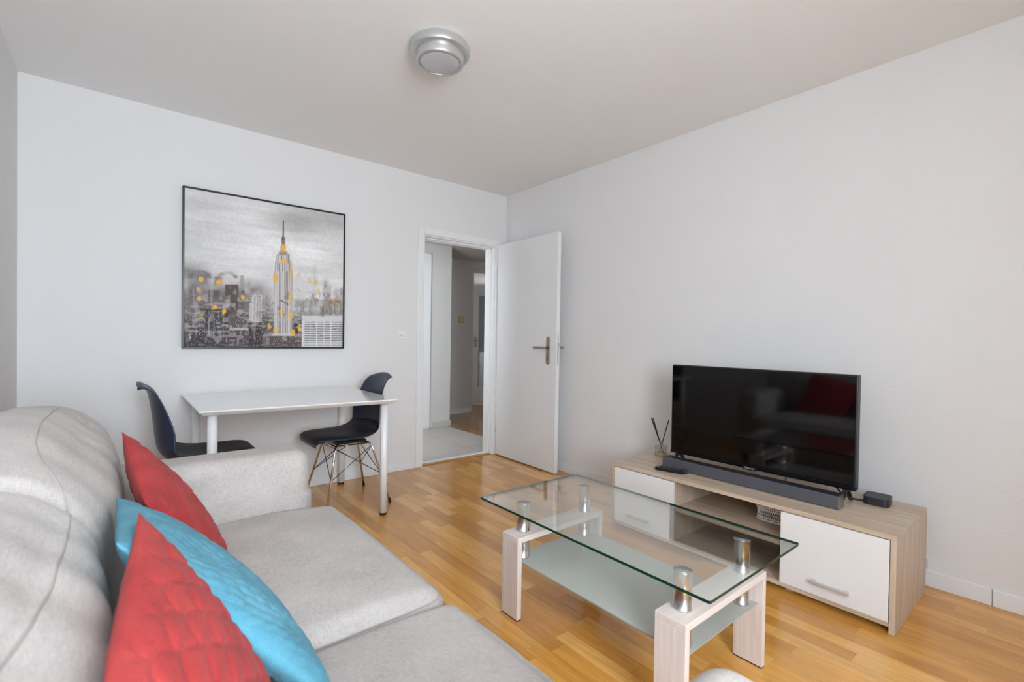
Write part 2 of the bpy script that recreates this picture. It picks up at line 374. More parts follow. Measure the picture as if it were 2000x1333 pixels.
# door frame (casing, jambs, head) and threshold
bm = NB(); cw = .058; cy0 = YB-.012
box(bm, OX0-cw, OX0, cy0, YB, 0, OZ1+cw, .003); box(bm, OX1, OX1+cw, cy0, YB, 0, OZ1+cw, .003); box(bm, OX0, OX1, cy0, YB, OZ1, OZ1+cw, .003)
jt = .012
box(bm, OX0, OX0+jt, YB, YB+TW, 0, OZ1, .002); box(bm, OX1-jt, OX1, YB, YB+TW, 0, OZ1, .002); box(bm, OX0+jt, OX1-jt, YB, YB+TW, OZ1-jt, OZ1, .002)
# rebate step
box(bm, OX0+jt, OX0+jt+.012, YB+.045, YB+TW, 0, OZ1-jt, .002); box(bm, OX1-jt-.012, OX1-jt, YB+.045, YB+TW, 0, OZ1-jt, .002); box(bm, OX0+jt, OX1-jt, YB+.045, YB+TW, OZ1-jt-.012, OZ1-jt, .002)
box(bm, OX0-cw, OX0, YB+TW, YB+TW+.012, 0, OZ1+cw, .003); box(bm, OX1, OX1+cw, YB+TW, YB+TW+.012, 0, OZ1+cw, .003)
struct('trim_1', bm, MT['white'])
bm = NB(); box(bm, OX0+jt, OX1-jt, YB+.052, YB+.094, 0, .016, .004); struct('trim_2', bm, MT['white'])
bm = NB(); box(bm, OX0+jt, OX1-jt, YB+.012, YB+.052, 0, .009, .003); struct('trim_3', bm, MT['oakstrip'])
# strike plate in the left jamb
bm = NB(); box(bm, OX0+jt-.001, OX0+jt+.002, YB+.008, YB+.032, .93, 1.13, .0008); so = obj('strike_plate', bm, MT['alu']); so['kind'] = 'structure'; so.name = 'trim_4'

# the open door leaf
DA = Vector((2.797, 3.648, 0)); DB = Vector((2.772, 2.812, 0))
dv = (DB-DA); dl = dv.length
door = bpy.data.objects.new('door_1', None); COL.objects.link(door); door.location = DA
door.rotation_euler = (0, 0, math.atan2(dv.y, dv.x)); door['kind'] = 'structure'
# local x along the leaf from the hinge, local +y = towards the right wall
bm = NB(); box(bm, 0, dl, 0, .038, .008, 2.006, .003); obj('door_leaf', bm, MT['door'], door)
def rounded_plate(bm, cx, z0, z1, hw, y0, y1, n=8):
    pts = [(cx+hw*math.cos(a), z1-hw+hw*math.sin(a)) for a in [math.pi*i/n for i in range(n+1)]]
    pts += [(cx-hw*math.cos(a), z0+hw-hw*math.sin(a)) for a in [math.pi*i/n for i in range(n+1)]]
    prism(bm, pts, 1, y0, y1)
hx = dl-.098
for side, ya, yb, s in (('near', -.008, 0, -1), ('far', .038, .046, 1)):
    bm = NB(); rounded_plate(bm, hx, .905, 1.138, .0185, ya, yb)
    pl = obj('handle_plate', bm, MT['nickel'], door)
    yo = ya if s < 0 else yb
    bm = NB(); tube(bm, [(hx, yo, 1.046), (hx, yo+s*.030, 1.046), (hx-.004, yo+s*.040, 1.046), (hx-.014, yo+s*.044, 1.046)], .009, 12)
    box(bm, hx-.135, hx-.010, min(yo+s*.036, yo+s*.051), max(yo+s*.036, yo+s*.051), 1.037, 1.056, .005)
    obj('lever_handle', bm, MT['nickel'], door)
    bm = NB(); tube(bm, [(hx, yo-.0005*s, .962), (hx, yo+s*.0012, .962)], .0045, 10); box(bm, hx-.0022, hx+.0022, min(yo, yo+s*.0012), max(yo, yo+s*.0012), .946, .962)
    obj('keyhole', bm, MT['blackrubber'], pl)
bm = NB(); box(bm, dl, dl+.002, .010, .026, .905, 1.155, .0008); lp = obj('lock_plate', bm, MT['alu'], door)
bm = NB(); box(bm, dl+.001, dl+.010, .013, .024, 1.055, 1.085, .003); obj('latch', bm, MT['chrome'], lp)
for z in (.25, 1.75):
    bm = NB(); tube(bm, [(-.004, .004, z-.04), (-.004, .004, z+.04)], .007, 12); obj('hinge', bm, MT['alu'], door)

# hallway beyond the doorway
bm = NB(); box(bm, XL, 3.25, 5.2, 5.32, 0, 2.27); box(bm, 3.13, 3.25, 5.32, 6.0, 0, 2.27); struct('wall_hall', bm, MT['hall'])
bm = NB(); box(bm, 2.78, 2.84, 5.18, 5.2, 0, 2.14, .003); box(bm, 2.84, 2.945, 5.168, 5.2, 0, 2.14, .006); box(bm, 2.0, 2.84, 5.18, 5.2, 2.05, 2.14, .003); struct('trim_5', bm, MT['white'])
bm = NB(); box(bm, 2.10, 2.78, 5.185, 5.199, 0, 2.06, .002); d3 = struct('door_3', bm, MT['door'])
bm = NB(); box(bm, 2.995, 3.262, 5.186, 5.2, 0, .07, .002); box(bm, 3.25, 3.262, 5.2, 5.9, 0, .07, .002); struct('baseboard_hall', bm, MT['tile'])
bm = NB(); box(bm, 3.25, 4.10, 5.95, 6.07, 0, 2.27); box(bm, 4.10, 6.5, 5.95, 6.07, 2.12, 2.27); struct('wall_hall', bm, MT['hall'])
bm = NB(); box(bm, 3.25, 4.10, 5.936, 5.95, 0, .075, .002); struct('baseboard_hall', bm, MT['base'])
bm = NB(); box(bm, 4.08, 4.10, 5.93, 6.08, 0, 2.12, .002); box(bm, 4.10, 5.2, 5.93, 5.96, 2.10, 2.15, .002); struct('trim_6', bm, MT['hall'])
bm = NB(); box(bm, 6.5, 6.62, 3.8, 9.2, 0, 2.27); struct('wall_hall', bm, MT['hall'])
bm = NB(); box(bm, 3.1, 6.5, 9.1, 9.2, 0, 2.27); box(bm, 3.1, 3.2, 6.07, 9.1, 0, 2.27); struct('wall_kitchen', bm, MT['wall'])
bm = NB(); box(bm, XL-.12, XL, 3.8, 5.2, 0, 2.27); struct('wall_hall', bm, MT['hall'])
bm = NB(); box(bm, XR+.15, 6.5, 3.685, 3.80, 0, 2.27); struct('wall_hall', bm, MT['hall'])
# light switch on the far hall wall
t_ = thing('light_switch', 'yellowed light switch on the dim hallway wall seen through the doorway', 'switch', (3.897, 5.95, 1.388))
one('switch_plate', simple('yellowed_plastic', (196, 172, 128), .5), t_, box, -.05, .05, -.010, 0, -.052, .052, .004)
one('rocker', simple('yellowed_rocker', (214, 190, 150), .45), t_, box, -.026, .026, -.015, -.010, -.028, .028, .003)
# open glazed kitchen door beyond
kd = bpy.data.objects.new('door_2', None); COL.objects.link(kd); kd.location = (4.64, 6.72, 0); kd.rotation_euler = (0, 0, math.radians(-80)); kd['kind'] = 'structure'
bm = NB()
for a in ((0, .13, 0, 2.0), (.67, .80, 0, 2.0), (.13, .67, 0, .30), (.13, .67, 1.82, 2.0)):
    box(bm, a[0], a[1], 0, .04, a[2]+.01, a[3], .003)
obj('door_leaf', bm, MT['door'], kd)
bm = NB(); box(bm, .13, .67, .017, .023, .30, 1.82); obj('pane', bm, sheet_glass('door_pane', (.80, .84, .88, 1), rough=.1, milk=.25, milkcol=(140, 150, 158)), kd)
bm = NB(); rounded_plate(bm, .06, .96, 1.14, .017, -.008, 0); obj('handle_plate', bm, MT['nickel'], kd)
bm = NB(); tube(bm, [(.06, -.008, 1.08), (.06, -.05, 1.08), (.17, -.05, 1.08)], .009); obj('lever_handle', bm, MT['chrome'], kd)
# kitchen unit seen as a sliver past that door
t_ = thing('kitchen_cabinet', 'pale kitchen cabinet sliver visible past the glazed door', 'cabinet', (5.72, 8.35, 0))
one('body', MT['white'], t_, box, -.45, .55, -.3, .3, .10, .84, .004); one('plinth', MT['blackrubber'], t_, box, -.43, .53, -.26, .28, 0, .10)
one('worktop', simple('dark_worktop', (58, 58, 62), .4), t_, box, -.46, .56, -.32, .3, .84, .88, .004)
kt = thing('coffee_machine', 'small black appliance on the kitchen worktop past the glazed door', 'appliance', (5.60, 8.28, .88))
one('body', MT['black'], kt, box, -.10, .10, -.12, .12, 0, .05, .01); one('tower', MT['black'], kt, box, -.10, .10, .02, .12, .05, .34, .012); one('head', MT['black'], kt, box, -.10, .10, -.12, .02, .25, .34, .012)

# ================================================================== picture
def painting():
    W_, H_ = 300, 300
    rng = np.random.RandomState(3)
    u = (np.arange(W_)+.5)/W_; v = (np.arange(H_)+.5)/H_     # v from the top
    U, V = np.meshgrid(u, v)
    A = 1.22*U/(1+.22*U); X = 70+1155*A; TOP = 90+205*A; Y = TOP+V*(1250-TOP)
    def vn(nx, ny, seed):
        r = np.random.RandomState(seed).rand(ny+2, nx+2)
        gx = U*nx; gy = V*ny; ix = gx.astype(int); iy = gy.astype(int); fx = gx-ix; fy = gy-iy
        fx = fx*fx*(3-2*fx); fy = fy*fy*(3-2*fy)
        return (r[iy, ix]*(1-fx)+r[iy, ix+1]*fx)*(1-fy)+(r[iy+1, ix]*(1-fx)+r[iy+1, ix+1]*fx)*fy
    img = np.zeros((H_, W_, 3))
    g = 212+16*(vn(3, 3, 1)-.5)*2+12*(vn(5, 40, 2)-.5)+10*(vn(90, 90, 4)-.5)+8*(vn(8, 90, 9)-.5)
    g -= 30*np.exp(-((X-1000)/260)**2-((Y-350)/90)**2)*(.5+vn(6, 10, 5)); g -= 16*np.exp(-((X-300)/260)**2-((Y-200)/90)**2)
    g += 20*np.exp(-((X-640)/260)**2-((Y-520)/120)**2); g += 16*np.exp(-((X-980)/160)**2-((Y-560)/100)**2)
    g -= 60*np.exp(-((X-90)/130)**2-((Y-700)/55)**2)
    img[:] = g[..., None]; img[..., 2] -= 1; img[..., 0] += 2
    def mix(mask, col, a=1.0):
        m = (mask*a)[..., None] if mask.dtype != bool else (mask.astype(float)*a)[..., None]
        img[:] = img*(1-m)+np.array(col)*m
    def soft(x0, x1, y0, y1, s=10):
        sg = lambda z: 1/(1+np.exp(-np.clip(z, -30, 30)))
        return sg((X-x0)/s)*sg((x1-X)/s)*sg((Y-y0)/s)*sg((y1-Y)/s)
    # hazy dark ground of the city, ragged
    rag = vn(26, 26, 11); rag2 = vn(70, 70, 12); tall = vn(34, 1, 13)
    dk = soft(0, 690, 800, 1400, 28)*(.45+.75*rag)
    mix(np.clip(dk, 0, .85), (128, 120, 118))
    mix(np.clip(soft(60, 520, 860, 1400, 30)*(.35+.7*rag2), 0, .8), (104, 95, 95))
    mix(np.clip(soft(0, 1300, 1010, 1400, 16)*(.5+.6*rag2), 0, .9), (98, 90, 90))
    mix(np.clip(soft(0, 640, 1120, 1400, 24)*(.6+.5*rag), 0, .9), (74, 65, 66))
    mix(np.clip(soft(100, 245, 715, 880, 12)*(.3+.8*rag), 0, .75), (112, 104, 102))
    mix(np.clip(np.exp(-((np.hypot((X-185)/70, (Y-745)/42)-1)/.3)**2)*(Y < 750)*(.1+.6*rag2), 0, .6), (96, 88, 86))
    mix(np.clip(np.exp(-((np.hypot((X-385)/60, (Y-745)/34)-1)/.3)**2)*(Y < 750)*(.1+.6*rag2), 0, .6), (110, 98, 92))
    def rect(x0, x1, y0, y1, col, a=.9, s=1.5): mix(soft(x0, x1, y0, y1, s), col, a)
    def stripes(x0, x1, y0, y1, n, col, a=.7, wdt=.35, hor=False):
        ph = ((Y-y0)/(y1-y0) if hor else (X-x0)/(x1-x0))*n % 1
        mix(soft(x0, x1, y0, y1, 1.2)*(ph < wdt), col, a)
    rect(290, 345, 738, 800, (132, 120, 116), .8, 3); rect(480, 505, 728, 850, (150, 146, 144), .7); rect(536, 556, 772, 860, (165, 160, 158), .7)
    rect(248, 332, 838, 900, (92, 84, 84), .8); rect(370, 465, 796, 1010, (92, 76, 74), .92)
    stripes(372, 462, 800, 1005, 4, (112, 94, 90), .6, .3)
    rect(205, 380, 880, 990, (118, 108, 110), .7, 4); rect(365, 405, 905, 985, (160, 154, 152), .8)
    stripes(365, 405, 905, 985, 4, (100, 92, 92), .6)
    rect(490, 512, 838, 1030, (108, 98, 96), .85); rect(518, 552, 905, 1010, (118, 112, 112), .7)
    rect(172, 395, 975, 1165, (70, 64, 66), .92, 2); stripes(180, 390, 985, 1165, 6, (118, 112, 112), .75, .33)
    rect(565, 640, 868, 1070, (205, 202, 200), .95); stripes(580, 638, 880, 1062, 6, (116, 110, 112), .8, .4); stripes(568, 640, 880, 1062, 16, (190, 186, 184), .5, .35, True)
    stripes(566, 640, 850, 880, 7, (150, 142, 136), .7, .5); rect(545, 566, 930, 1060, (196, 192, 190), .85)
    rect(540, 642, 1070, 1235, (66, 56, 58), .95); rect(402, 545, 1112, 1130, (214, 212, 210), .85, 3); rect(402, 545, 1132, 1260, (84, 72, 74), .8, 3)
    stripes(402, 545, 1140, 1255, 8, (112, 100, 102), .5, .3, True)
    rect(-50, 250, 1165, 1300, (62, 54, 55), .8, 8)
    # right-hand distance
    for (x0, x1, y0, c, a) in ((870, 1230, 905, 150, .55), (1060, 1150, 950, 172, .8), (985, 1010, 890, 140, .6), (1160, 1200, 830, 150, .6), (1085, 1112, 760, 132, .7), (1120, 1140, 800, 146, .6), (1205, 1230, 820, 128, .7), (1008, 1032, 655, 176, .5), (880, 960, 905, 140, .5)):
        mix(soft(x0, x1, y0, 1010, 5)*(.5+.7*rag2), (c, c-6, c-8), a)
    stripes(1062, 1150, 955, 1015, 8, (96, 90, 82), .6, .4)
    mix(soft(1115, 1200, 905, 950, 8)*(.3+.9*rag2), (150, 112, 62), .7)
    rect(870, 1000, 965, 985, (206, 204, 203), .7, 3)
    mix(soft(640, 735, 930, 1060, 12)*(.3+.8*rag2), (120, 112, 108), .7)
    # main tower
    def tower(x0, x1, y0, y1, base=(206, 202, 200), n=9):
        rect(x0, x1, y0, y1, base, .96); stripes(x0, x1, y0+6, y1, n, (128, 120, 122), .8, .42)
        rect(x1-12, x1, y0, y1, (150, 142, 138), .55)
    tower(726, 858, 690, 1160, n=11); tower(733, 848, 622, 700, n=9); tower(741, 838, 572, 640, n=8)
    rect(758, 822, 556, 580, (150, 140, 134), .9); rect(770, 808, 516, 560, (166, 152, 142), .9); rect(777, 802, 454, 520, (122, 112, 112), .9)
    rect(781, 797, 448, 470, (96, 92, 94), .9); mix(((np.abs(X-789) < 4.6)*(Y > 330)*(Y < 452)).astype(float), (92, 90, 92), .85)
    rect(715, 880, 1155, 1172, (214, 210, 208), .85); rect(690, 930, 1172, 1250, (92, 76, 74), .8, 4)
    mix(((np.abs(Y-(905+(X-765)*.55)) < 4)*(X > 765)*(X < 830)).astype(float), (80, 72, 72), .8)
    rect(640, 690, 1040, 1160, (88, 80, 80), .7, 4); rect(872, 905, 1080, 1170, (62, 54, 54), .8, 3)
    # flat slab block lower right
    rect(930, 1240, 1022, 1300, (208, 206, 206), .96)
    stripes(950, 1240, 1066, 1250, 11, (112, 108, 112), .85, .42, True); stripes(935, 1240, 1060, 1255, 6, (222, 220, 220), .9, .10); stripes(935, 1240, 1040, 1255, 25, (196, 194, 196), .35, .3)
    # bright flecks and dark flecks
    sp_ = rng.rand(H_, W_)
    low = soft(60, 1230, 980, 1400, 20)*(1-soft(930, 1260, 1015, 1400, 2))*(1-soft(726, 858, 600, 1160, 2))
    mix(((sp_ > .955)*low), (216, 212, 210), .75); mix(((sp_ < .05)*soft(60, 700, 860, 1400, 20)), (46, 40, 42), .6)
    mix(((rng.rand(H_, W_) > .93)*soft(870, 1225, 870, 1010, 12)), (104, 96, 92), .6)
    rect(96, 122, 1160, 1166, (214, 212, 210), .8); rect(108, 124, 1172, 1190, (214, 212, 210), .7)
    mix(np.clip(((vn(60, 22, 31) > .70)*soft(80, 700, 830, 1240, 20)*.7), 0, .5), (176, 170, 168)); mix(np.clip(((vn(22, 70, 32) > .74)*soft(80, 930, 900, 1240, 20)*.7), 0, .5), (188, 184, 182))
    mix(np.clip(((vn(70, 26, 33) > .78)*soft(620, 1225, 860, 1020, 14)), 0, .5), (130, 120, 116))
    # gold touches
    for (gx, gy, rx, ry, a) in ((190, 755, 19, 17, 1), (325, 775, 18, 20, 1), (175, 830, 13, 15, .9), (178, 897, 13, 15, .9), (290, 960, 20, 14, 1), (360, 997, 17, 17, 1), (203, 1012, 12, 14, .8), (498, 893, 14, 18, 1),
                                (790, 530, 15, 22, 1), (792, 625, 20, 16, 1), (740, 748, 15, 28, 1), (846, 738, 10, 34, .6), (905, 725, 9, 16, .7), (985, 768, 9, 22, .5), (1032, 778, 10, 18, .7), (1050, 840, 7, 30, .5),
                                (845, 885, 12, 40, .6), (780, 1000, 14, 22, .8), (848, 1020, 12, 40, .7), (692, 1095, 12, 22, .8), (742, 1130, 16, 20, .9), (866, 1138, 12, 22, .9), (910, 1118, 14, 20, 1), (850, 660, 8, 26, .5)):
        d = np.hypot((X-gx)/rx, (Y-gy)/ry)+(rag2-.5)*1.1+(sp_-.5)*.3
        mix(np.clip((1.25-d)*2.5, 0, 1), (232, 176, 74), a*.92)
    img = (img-176)*1.16+174
    return np.clip(img, 0, 255), W_, H_
img, PW, PH = painting()
PX0, PX1, PZ0, PZ1 = .301, 1.324, 1.023, 2.044
pic = thing('framed_painting', 'square black-framed cityscape painting with a tall spired tower and gold touches', 'painting', ((PX0+PX1)/2, YB, (PZ0+PZ1)/2))
hw, hh = (PX1-PX0)/2, (PZ1-PZ0)/2; ft = .010
bm = NB(); box(bm, -hw, hw, -.034, 0, hh-ft, hh, .001); box(bm, -hw, hw, -.034, 0, -hh, -hh+ft, .001); box(bm, -hw, -hw+ft, -.034, 0, -hh+ft, hh-ft, .001); box(bm, hw-ft, hw, -.034, 0, -hh+ft, hh-ft, .001)
obj('picture_frame', bm, MT['black'], pic)
cw_ = hw-ft-.001; ch_ = hh-ft-.001
me = bpy.data.meshes.new('canvas')
vx = np.linspace(-cw_, cw_, PW+1); vz = np.linspace(ch_, -ch_, PH+1)
VX, VZ = np.meshgrid(vx, vz)
verts = np.stack([VX.ravel(), np.full(VX.size, -.026), VZ.ravel()], 1)
idx = np.arange(PW*PH).reshape(PH, PW); r_, c__ = np.divmod(idx, PW); a = r_*(PW+1)+c__
faces = np.stack([a, a+PW+1, a+PW+2, a+1], -1).reshape(-1, 4)
nb0 = len(verts)
bv = [(-cw_, -.002, ch_), (cw_, -.002, ch_), (cw_, -.002, -ch_), (-cw_, -.002, -ch_)]
corn = [0, PW, PH*(PW+1)+PW, PH*(PW+1)]
fl = faces.tolist()+[[nb0+3, nb0+2, nb0+1, nb0]]
me.from_pydata(verts.tolist()+bv, [], fl)
lin = np.where(img/255 > .04045, ((img/255+.055)/1.055)**2.4, img/255/12.92)
ca = me.color_attributes.new('paint', 'FLOAT_COLOR', 'CORNER')
cols = np.ones((len(me.loops), 4), 'f'); cols[:PW*PH*4, :3] = np.repeat(lin.reshape(-1, 3), 4, axis=0)
ca.data.foreach_set('color', cols.ravel())
m, t, b = mat('painted_canvas'); at = N(t, 'ShaderNodeVertexColor', layer_name='paint'); L(t, at.outputs[0], b.inputs['Base Color']); b.inputs['Roughness'].default_value = .6
n = N(t, 'ShaderNodeTexNoise'); n.inputs['Scale'].default_value = 160; L(t, objco(t), n.inputs['Vector']); bump(t, b, n.outputs[0], .3, .001)
me.materials.append(m); cvo = bpy.data.objects.new('canvas', me); COL.objects.link(cvo); cvo.parent = pic

# wall switch with socket beside the door
sw = thing('wall_switch', 'small white square switch and socket plate on the wall beside the doorway', 'switch', (1.814, YB, 1.138))
one('cover_plate', MT['white'], sw, box, -.041, .041, -.009, 0, -.036, .036, .003)
one('rocker', MT['white'], sw, box, -.034, .034, -.013, -.009, .006, .031, .002)
bm = NB()
for x, z in ((-.012, -.014), (.0, -.008), (.012, -.014)): tube(bm, [(x, -.0095, z), (x, -.0088, z)], .003, 10)
bm2 = bm; obj('socket_holes', bm2, simple('socket_hole', (70, 70, 72), .6), sw)
bm = NB(); tube(bm, [(XR, 2.872, 1.049), (XR-.016, 2.872, 1.049), (XR-.020, 2.872, 1.049)], [.011, .011, .008], 20)
tag(obj('wall_bumper', bm, simple('grey_rubber', (150, 148, 150), .6)), 'tiny grey round bumper on the right wall beside the open door', 'bumper')
bm = NB(); box(bm, XR-.028, XR, .478, .53, .080, .125, .004)
tag(obj('wall_socket', bm, simple('grey_socket', (196, 196, 198), .45)), 'small pale socket low on the wall behind the media cabinet end', 'socket')

# ceiling lamp
cl = thing('ceiling_lamp', 'round stepped flush ceiling lamp with satin ring and frosted disc', 'ceiling lamp', (1.168, 2.0, H))
one('lamp_base', MT['lampring'], cl, lathe, [(0, 0), (.128, 0), (.134, -.004), (.139, -.012), (.140, -.040), (.136, -.046), (.118, -.047), (0, -.047)])
one('lamp_ring', MT['lampring'], cl, lathe, [(.112, -.046), (.112, -.078), (.109, -.086), (.099, -.088), (.097, -.084), (.097, -.046)])
one('lamp_shade', MT['frostlamp'], cl, lathe, [(.0965, -.060), (.0965, -.084), (.085, -.087), (0, -.089)])

# ================================================================== dining table
dt = thing('dining_table', 'white rectangular dining table with round white legs under the painting', 'table', (0, 0, 0))
TZ = .735; tx0, tx1, ty0, ty1 = .300, 1.325, 2.74, 3.640
def tabletop(bm):
    # top edge line, chamfer cut back underneath
    P = [(tx0, 2.775), (tx1, 2.708), (tx1+.02, ty1), (tx0, ty1)]
    cx = (tx0+tx1)/2; cy = (2.74+ty1)/2
    def ring(ins, z): return [bm.verts.new((p[0]+(ins if p[0] < cx else -ins), p[1]+(ins if p[1] < cy else -ins), z)) for p in P]
    R = [ring(.003, TZ), ring(0, TZ-.003), ring(0, TZ-.007), ring(.022, TZ-.026)]
    bm.faces.new(R[0]); bm.faces.new(list(reversed(R[-1])))
    for A, B in zip(R, R[1:]):
        for i in range(4): bm.faces.new((A[i], A[(i+1) % 4], B[(i+1) % 4], B[i]))
gm = simple('glossy_white_top', (226, 225, 223), .16, coat=.4)
one('tabletop', gm, dt, tabletop)
for lx, ly in ((.368, 2.86), (1.285, 2.825), (.375, 3.605), (1.300, 3.605)):
    lg = one('leg', MT['white'], dt, tube, [(lx, ly, .014), (lx, ly, TZ-.03)], .0235, 24)
    one('foot', MT['blackrubber'], lg, tube, [(lx, ly, 0), (lx, ly, .016)], .0215, 20)

# ================================================================== chairs
def interp(P, t):
    i = min(int(t), len(P)-2); f = t-i
    p0, p1, p2, p3 = P[max(i-1, 0)], P[i], P[i+1], P[min(i+2, len(P)-1)]
    return tuple(.5*((2*b_)+(-a_+c)*f+(2*a_-5*b_+4*c-d)*f*f+(-a_+3*b_-3*c+d)*f**3) for a_, b_, c, d in zip(p0, p1, p2, p3))
# x forward, z up, half width, side lift (z), side forward (x)
PROF = [(.262, .408, .150, .002, .0), (.268, .428, .172, .004, .0), (.250, .446, .195, .006, .0), (.190, .449, .213, .012, .0), (.100, .441, .224, .022, .0), (.0, .434, .230, .032, .0),
        (-.080, .436, .232, .045, .008), (-.140, .458, .231, .050, .030), (-.174, .505, .228, .040, .058), (-.186, .570, .220, .022, .072), (-.193, .645, .205, .008, .066),
        (-.202, .720, .188, .0, .052), (-.214, .790, .172, -.004, .036), (-.230, .838, .158, -.010, .018), (-.250, .860, .140, -.020, .006), (-.266, .862, .118, -.028, .0)]
def shell(bm, s0=0, s1=None, shrink=1.0, off=0.0, thick=.006, nu=44, nv=26):
    s1 = s1 if s1 is not None else len(PROF)-1
    top, botm = [], []
    for i in range(nu+1):
        t = s0+(s1-s0)*i/nu; x, z, hw_, lz, fx = interp(PROF, t)
        x2, z2, *_ = interp(PROF, min(t+.02, len(PROF)-1.0001)); x1, z1, *_ = interp(PROF, max(t-.02, 0))
        tx, tz = x2-x1, z2-z1; l = math.hypot(tx, tz) or 1; nx, nz = tz/l, -tx/l   # towards the sitter
        if shrink < 1:
            e = min(1, min(i, nu-i)/(nu*.16)); w2 = hw_*shrink*math.sqrt(max(1-(1-e)**2, .02))
            bul = off*math.sqrt(max(1-(1-e)**2, 0))
        else: w2 = hw_; bul = off
        ra, rb = [], []
        for j in range(nv+1):
            q = -1+2*j/nv; k = abs(q)*(w2/hw_); c = k**2.4
            y = w2*q; X_ = x+fx*c; Z_ = z+lz*c
            edge = (1-abs(q)**6) if shrink < 1 else 1
            ra.append(bm.verts.new((X_+nx*bul*edge, y, Z_+nz*bul*edge)))
            rb.append(bm.verts.new((X_-nx*thick, y*.995, Z_-nz*thick)))
        top.append(ra); botm.append(rb)
    for G, fl_ in ((top, 0), (botm, 1)):
        for i in range(nu):
            for j in range(nv):
                q = (G[i][j], G[i+1][j], G[i+1][j+1], G[i][j+1]); f = bm.faces.new(q if not fl_ else tuple(reversed(q))); f.smooth = True
    def band(a, b_):
        for i in range(len(a)-1):
            f = bm.faces.new((a[i], a[i+1], b_[i+1], b_[i])); f.smooth = True
    band([r[0] for r in top], [r[0] for r in botm]); band([r[-1] for r in top], [r[-1] for r in botm]); band(top[0], botm[0]); band(top[-1], botm[-1])
def make_chair(label):
    t = thing('dining_chair', label, 'chair', group=None)
    one('seat_shell', MT['navy'], t, shell)
    one('seat_pad', MT['pad'], t, shell, 1.0, 8.4, .92, .027, .002)
    one('mounting_plate', MT['black'], t, box, -.09, .12, -.095, .095, .402, .424, .006)
    bm = NB()
    tops = {(1, 1): (.105, .10), (1, -1): (.105, -.10), (-1, 1): (-.085, .10), (-1, -1): (-.085, -.10)}
    feet = {(1, 1): (.215, .225), (1, -1): (.215, -.225), (-1, 1): (-.205, .225), (-1, -1): (-.205, -.225)}
    knee = {k: (tops[k][0]+(feet[k][0]-tops[k][0])*.22, tops[k][1]+(feet[k][1]-tops[k][1])*.22) for k in tops}
    def on_leg(k, s):
        a, b_ = Vector((*knee[k], .392)), Vector((*feet[k], .012)); return a+(b_-a)*s
    for k in tops:
        bl = NB(); kn = Vector((*knee[k], .392)); ft_ = Vector((*feet[k], .014)); tp = Vector((*tops[k], .401))
        tube(bl, [tp*.6+Vector((0, 0, .401*.4)), tp, tp+(kn-tp)*.6+Vector((0, 0, .003)), kn+(ft_-kn)*.035, kn+(ft_-kn)*.12, ft_], .0075, 12)
        lo = obj('leg', bl, MT['chrome'], t)
        bf = NB(); f0 = Vector((*feet[k], 0)); tube(bf, [f0, kn+(ft_-kn)*.975], .0095, 12); obj('leg_tip', bf, MT['blackrubber'], lo)
    # crossed wire braces on the four sides
    for a, b_ in (((1, 1), (1, -1)), ((1, -1), (-1, -1)), ((-1, -1), (-1, 1)), ((-1, 1), (1, 1))):
        tube(bm, [on_leg(a, .02), on_leg(b_, .52)], .0028, 8); tube(bm, [on_leg(b_, .02), on_leg(a, .52)], .0028, 8)
    tube(bm, [Vector((.125, .11, .398)), Vector((.125, -.11, .398)), Vector((-.105, -.11, .398)), Vector((-.105, .11, .398))], .005, 8, closed=True)
    obj('wire_brace', bm, simple('dark_chrome_wire', (120, 118, 118), .2, 1.), t)
    return t
def dup(root, loc, rotz, label):
    r = root.copy(); COL.objects.link(r); r.location = loc; r.rotation_euler = (0, 0, rotz); r['label'] = label
    for ch in list(root.children):
        c = ch.copy(); COL.objects.link(c); c.parent = r
        for g in ch.children:
            d = g.copy(); COL.objects.link(d); d.parent = c
    return r
chairR = make_chair('navy shell chair with chrome wire legs at the table end nearer the door')
bpy.context.view_layer.update()
chairL = dup(chairR, (.335, 3.16, 0), 0, 'navy shell chair showing its outer back at the table end away from the door')
chairR.location = (1.208, 3.225, 0); chairR.rotation_euler = (0, 0, math.pi)
chairR['group'] = chairL['group'] = 'shell chairs at the dining table'

# ================================================================== media cabinet
CX0, CX1, CY0, CY1, CZ = 2.296, 2.812, .469, 1.835, .385
mc = thing('media_cabinet', 'low light oak media cabinet with two white doors under the television', 'cabinet', ((CX0+CX1)/2, (CY0+CY1)/2, 0))
ox, oy = (CX0+CX1)/2, (CY0+CY1)/2
def cb(name, m, x0, x1, y0, y1, z0, z1, bev=.0012, parent=None): return one(name, m, parent or mc, box, x0-ox, x1-ox, y0-oy, y1-oy, z0, z1, bev)
cb('top_panel', MT['lam_y'], CX0, CX1, CY0, CY1, CZ-.020, CZ)
cb('side_panel', MT['lam_z'], CX0, CX1, CY0, CY0+.019, 0, CZ-.020); cb('side_panel', MT['lam_z'], CX0, CX1, CY1-.019, CY1, 0, CZ-.020)
cb('bottom_panel', MT['lam_y'], CX0+.004, CX1-.01, CY0+.019, CY1-.019, .024, .042)
cb('back_panel', MT['lam_y'], CX1-.012, CX1-.004, CY0+.019, CY1-.019, .042, CZ-.020)
cb('divider', MT['lam_z'], CX0+.018, CX1-.012, 1.425, 1.441, .042, CZ-.020); cb('divider', MT['lam_z'], CX0+.018, CX1-.012, .872, .888, .042, CZ-.020)
cb('shelf', MT['lam_y'], CX0+.006, CX1-.012, .888, 1.425, .206, .224)
